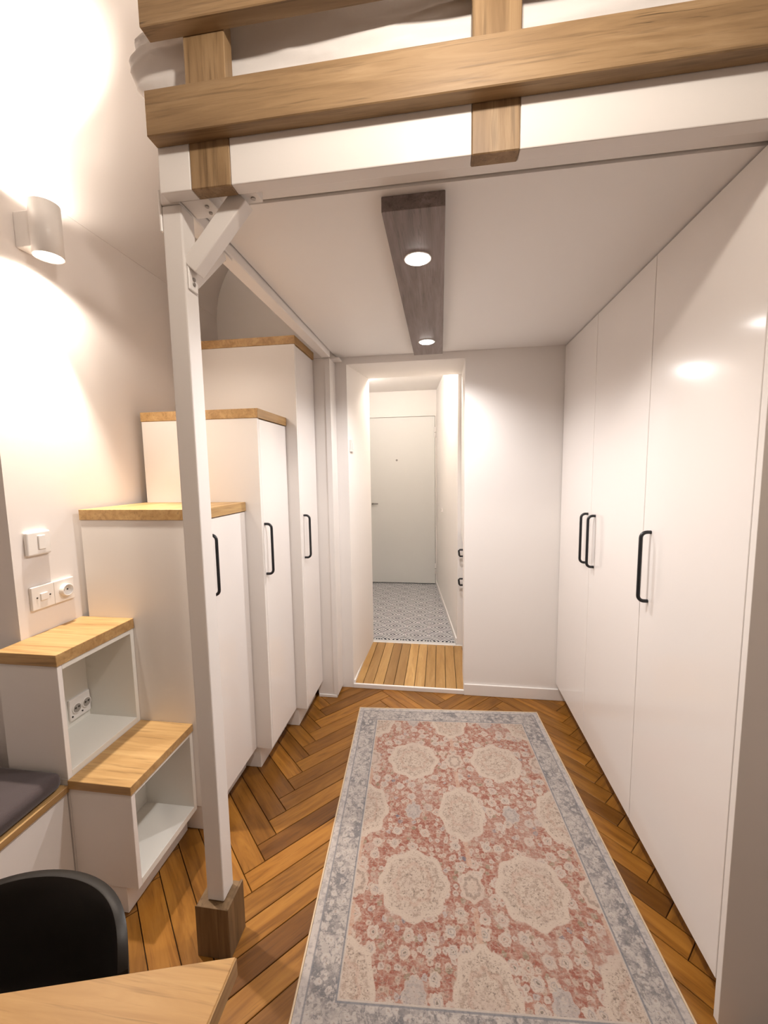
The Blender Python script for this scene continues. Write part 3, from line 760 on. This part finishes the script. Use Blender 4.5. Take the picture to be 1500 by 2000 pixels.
    bcl = k.mix(k.math('MULTIPLY', k.step(k.noise(k.mapping(v0, (1, 1, 1), (4, 1, 0)), 62, 4, 0.65), 0.50, 0.60), 0.7), bcl, (0.55, 0.50, 0.46))
    bcl = k.mix(k.math('MULTIPLY', k.step(k.noise(k.mapping(v0, (1, 1, 1), (8, 3, 0)), 85, 3, 0.6), 0.54, 0.64), 0.6), bcl, (0.14, 0.138, 0.145))
    outer = k.mix(k.step(k.noise(v0, 70, 2), 0.45, 0.62), (0.56, 0.51, 0.48), (0.40, 0.375, 0.36))
    bcl = k.mix(k.math('SUBTRACT', 1.0, k.step(ed, 0.030, 0.034)), bcl, outer)
    for e0, wd, cc_, am in ((0.032, 0.0018, slate, 0.7), (0.118, 0.0022, slate, 0.8), (0.1225, 0.0018, pale, 0.8)):
        bcl = k.mix(k.math('MULTIPLY', k.math('SUBTRACT', 1.0, k.step(k.math('ABSOLUTE', k.math('SUBTRACT', ed, e0)), wd, wd * 2)), am), bcl, cc_)
    col = k.mix(k.math('SUBTRACT', 1.0, k.step(ed, 0.1235, 0.1255)), col, bcl)
    # fine weave
    wvn = k.n('ShaderNodeTexWave', wave_type='BANDS', bands_direction='Y'); k.put(wvn.inputs['Vector'], v0); wvn.inputs['Scale'].default_value = 110; wvn.inputs['Distortion'].default_value = 1.5; wvn.inputs['Detail'].default_value = 1
    grain = k.noise(k.mapping(v0, (130, 420, 1)), 1.0, 2)
    col = k.mix(0.13, col, k.ramp(grain, [(0.3, (0.28, 0.22, 0.19)), (0.7, (0.72, 0.62, 0.55))]))
    k.bump(k.math('ADD', wvn.outputs['Fac'], grain), 0.25, 0.0015)
    col = k.mix(1.0, col, (0.80, 0.79, 0.785), 'MULTIPLY')
    return k.set(col, 0.92, 0, 0.15)
M['rug'] = rug_mat()
M['rug_edge'] = plain('rug_binding', (0.60, 0.47, 0.32), 0.9, var=0.1, bump=0.3, bscale=300)
rg = bpy.data.objects.new('rug', None); COL.objects.link(rg); rg.location = (rc.x, rc.y, 0.0005); rg.rotation_euler = (0, 0, RA)
tag(rg, 'faded red and grey patterned rug with cream medallions on the parquet', 'rug')
bm = bmesh.new(); add_box(bm, -RW / 2 + 0.0065, RW / 2 - 0.0065, -RL / 2 + 0.0065, RL / 2 - 0.0065, 0, 0.0075, 0.001)
o = bpy.data.objects.new('pile', mesh_from(bm, 'pile', M['rug'])); COL.objects.link(o); o.parent = rg
for i, (x0, x1, y0, y1) in enumerate(((-RW / 2, RW / 2, RL / 2 - 0.006, RL / 2), (-RW / 2, RW / 2, -RL / 2, -RL / 2 + 0.006), (-RW / 2, -RW / 2 + 0.006, -RL / 2 + 0.0062, RL / 2 - 0.0062), (RW / 2 - 0.006, RW / 2, -RL / 2 + 0.0062, RL / 2 - 0.0062))):
    bm = bmesh.new(); add_box(bm, x0, x1, y0, y1, 0, 0.0085, 0.002, 2)
    o = bpy.data.objects.new('binding', mesh_from(bm, 'binding', M['rug_edge'])); COL.objects.link(o); o.parent = rg

# ------------------------------------------------------------------ table
tbx = thing('table', (-0.68, 0.1, 0), 'light oak table top corner in the foreground, in front of the black chair', 'table')
prism('table_top', [(-0.302, 0.486), (-1.02, 0.293), (-1.02, -0.42), (-0.302, -0.42)], 0.721, 0.750, 'table', tbx, 0.0012)
prism('edge_band', [(-0.3015, 0.484), (-0.3015, -0.419), (-0.2995, -0.419), (-0.2995, 0.4845)], 0.7215, 0.7495, 'tread_y', tbx)
for x, y in ((-0.36, 0.36), (-0.95, 0.23), (-0.95, -0.36), (-0.36, -0.36)):
    box('leg', x - 0.02, x + 0.02, y - 0.02, y + 0.02, 0.001, 0.7205, 'black', tbx, 0.002)

# ------------------------------------------------------------------ chair
ch = thing('chair', (-0.70, 0.42, 0), 'black moulded plastic chair with rounded backrest at the table', 'chair')
def chair_shell():
    bm = bmesh.new(); nu, nv = 36, 22; th = 0.014
    cx0, yb0 = -0.700, 0.575
    pts = {}
    def surf(u, v):
        # u -1..1 across, v 0 (seat front) .. 1 (top of back)
        if v < 0.5:
            q = v / 0.5
            y = yb0 - 0.42 + 0.36 * q; z = 0.450 - 0.012 * math.sin(q * math.pi) + 0.012 * (q ** 4)
            hw = 0.195 + 0.012 * math.sin(q * math.pi)
            zz = z + 0.03 * abs(u) ** 3 * (0.3 + 0.7 * q); return Vector((cx0 + u * hw, y, zz))
        q = (v - 0.5) / 0.5
        top = 0.710 - 0.050 * abs(u) ** 6
        b = min(1, q / 0.25); bend = math.sin(b * math.pi / 2)
        z = 0.462 + (top - 0.462) * (q ** 1.25)
        y = yb0 - 0.06 + 0.06 * bend + 0.02 * q
        a = u * math.radians(62); hw = 0.195
        x = cx0 + hw * math.sin(a) / math.sin(math.radians(62)) * (1.0 - 0.04 * q)
        y -= 0.155 * (1 - math.cos(a)) * bend * 1.1
        if q < 0.25: z += 0.03 * abs(u) ** 3 * (1 - q / 0.25)
        return Vector((x, y, z))
    G = [[surf(-1 + 2 * i / nu, j / nv) for j in range(nv + 1)] for i in range(nu + 1)]
    V = [[bm.verts.new(p) for p in row] for row in G]
    for i in range(nu):
        for j in range(nv): bm.faces.new((V[i][j], V[i + 1][j], V[i + 1][j + 1], V[i][j + 1]))
    bmesh.ops.recalc_face_normals(bm, faces=bm.faces)
    me = mesh_from(bm, 'shell', M['chair'], True)
    return me
sh = link('shell', chair_shell(), ch)
md = sh.modifiers.new('solid', 'SOLIDIFY'); md.thickness = 0.015; md.offset = 0
bv = sh.modifiers.new('bevel', 'BEVEL'); bv.width = 0.005; bv.segments = 2; bv.limit_method = 'ANGLE'
for sx_, y in ((-1, 0.21), (1, 0.21), (-1, 0.50), (1, 0.50)):
    tube('leg', [(-0.70 + sx_ * 0.12, y + (0.02 if y < 0.4 else -0.02), 0.436), (-0.70 + sx_ * 0.18, y + (-0.03 if y < 0.4 else 0.03), 0.001)], [0.013, 0.010], 'chair', ch, 12)

# ------------------------------------------------------------------ lamps outside the view
PX, PY, PZ = 0.05, 0.40, 2.47
pn = thing('pendant_lamp', (PX, PY, ZTOP), 'round white pendant lamp hanging above the camera', 'lamp')
tube('cord', [(PX, PY, ZTOP - 0.001), (PX, PY, PZ + 0.06)], 0.004, 'black', pn, 8)
bm = bmesh.new(); bmesh.ops.create_uvsphere(bm, u_segments=24, v_segments=14, radius=0.06)
bmesh.ops.translate(bm, verts=bm.verts, vec=(PX, PY, PZ + 0.11))
gl = link('globe', mesh_from(bm, 'globe', M['globe'], True), pn)
light('pendant_light', 'POINT', (PX, PY, PZ), P_ROOM, (1.0, 0.90, 0.79), pn, shadow_soft_size=0.035)
ts = thing('table_fill_spot', (-0.45, -0.35, ZTOP), 'added unseen spot brightening the oak table, behind the camera', 'ceiling light')  # unseen lamp, added to brighten the table top
cyl('spot_ring', (-0.45, -0.35, ZTOP - 0.016), 0.05, 0.03, 'z', 'metal_white', ts, 20)
cyl('bulb', (-0.45, -0.35, ZTOP - 0.033), 0.036, 0.002, 'z', 'lens_warm', ts, 20)
light('table_fill_light', 'SPOT', (-0.45, -0.35, ZTOP - 0.05), P_TABLE, (1.0, 0.90, 0.79), ts, spot_size=math.radians(85), spot_blend=0.8, shadow_soft_size=0.03)
for lx, ly, e, c in ((-0.22, 3.48, P_CORR, (1.0, 0.90, 0.78)), (-0.86, 4.15, P_CORR * 0.22, (1.0, 0.97, 0.96))):
    hl = thing('hall_spot', (lx, ly, 2.44), 'small round hallway ceiling spot ' + ('near the doorway' if ly < 4 else 'near the front door'), 'ceiling light', 'hallway ceiling spots')
    cyl('spot_ring', (lx, ly, 2.439), 0.045, 0.010, 'z', 'metal_white', hl, 20)
    cyl('bulb', (lx, ly, 2.433), 0.034, 0.002, 'z', 'lens_warm', hl, 20)
    light('hall_light', 'POINT', (lx, ly, 2.35), e, c, hl, shadow_soft_size=0.04)
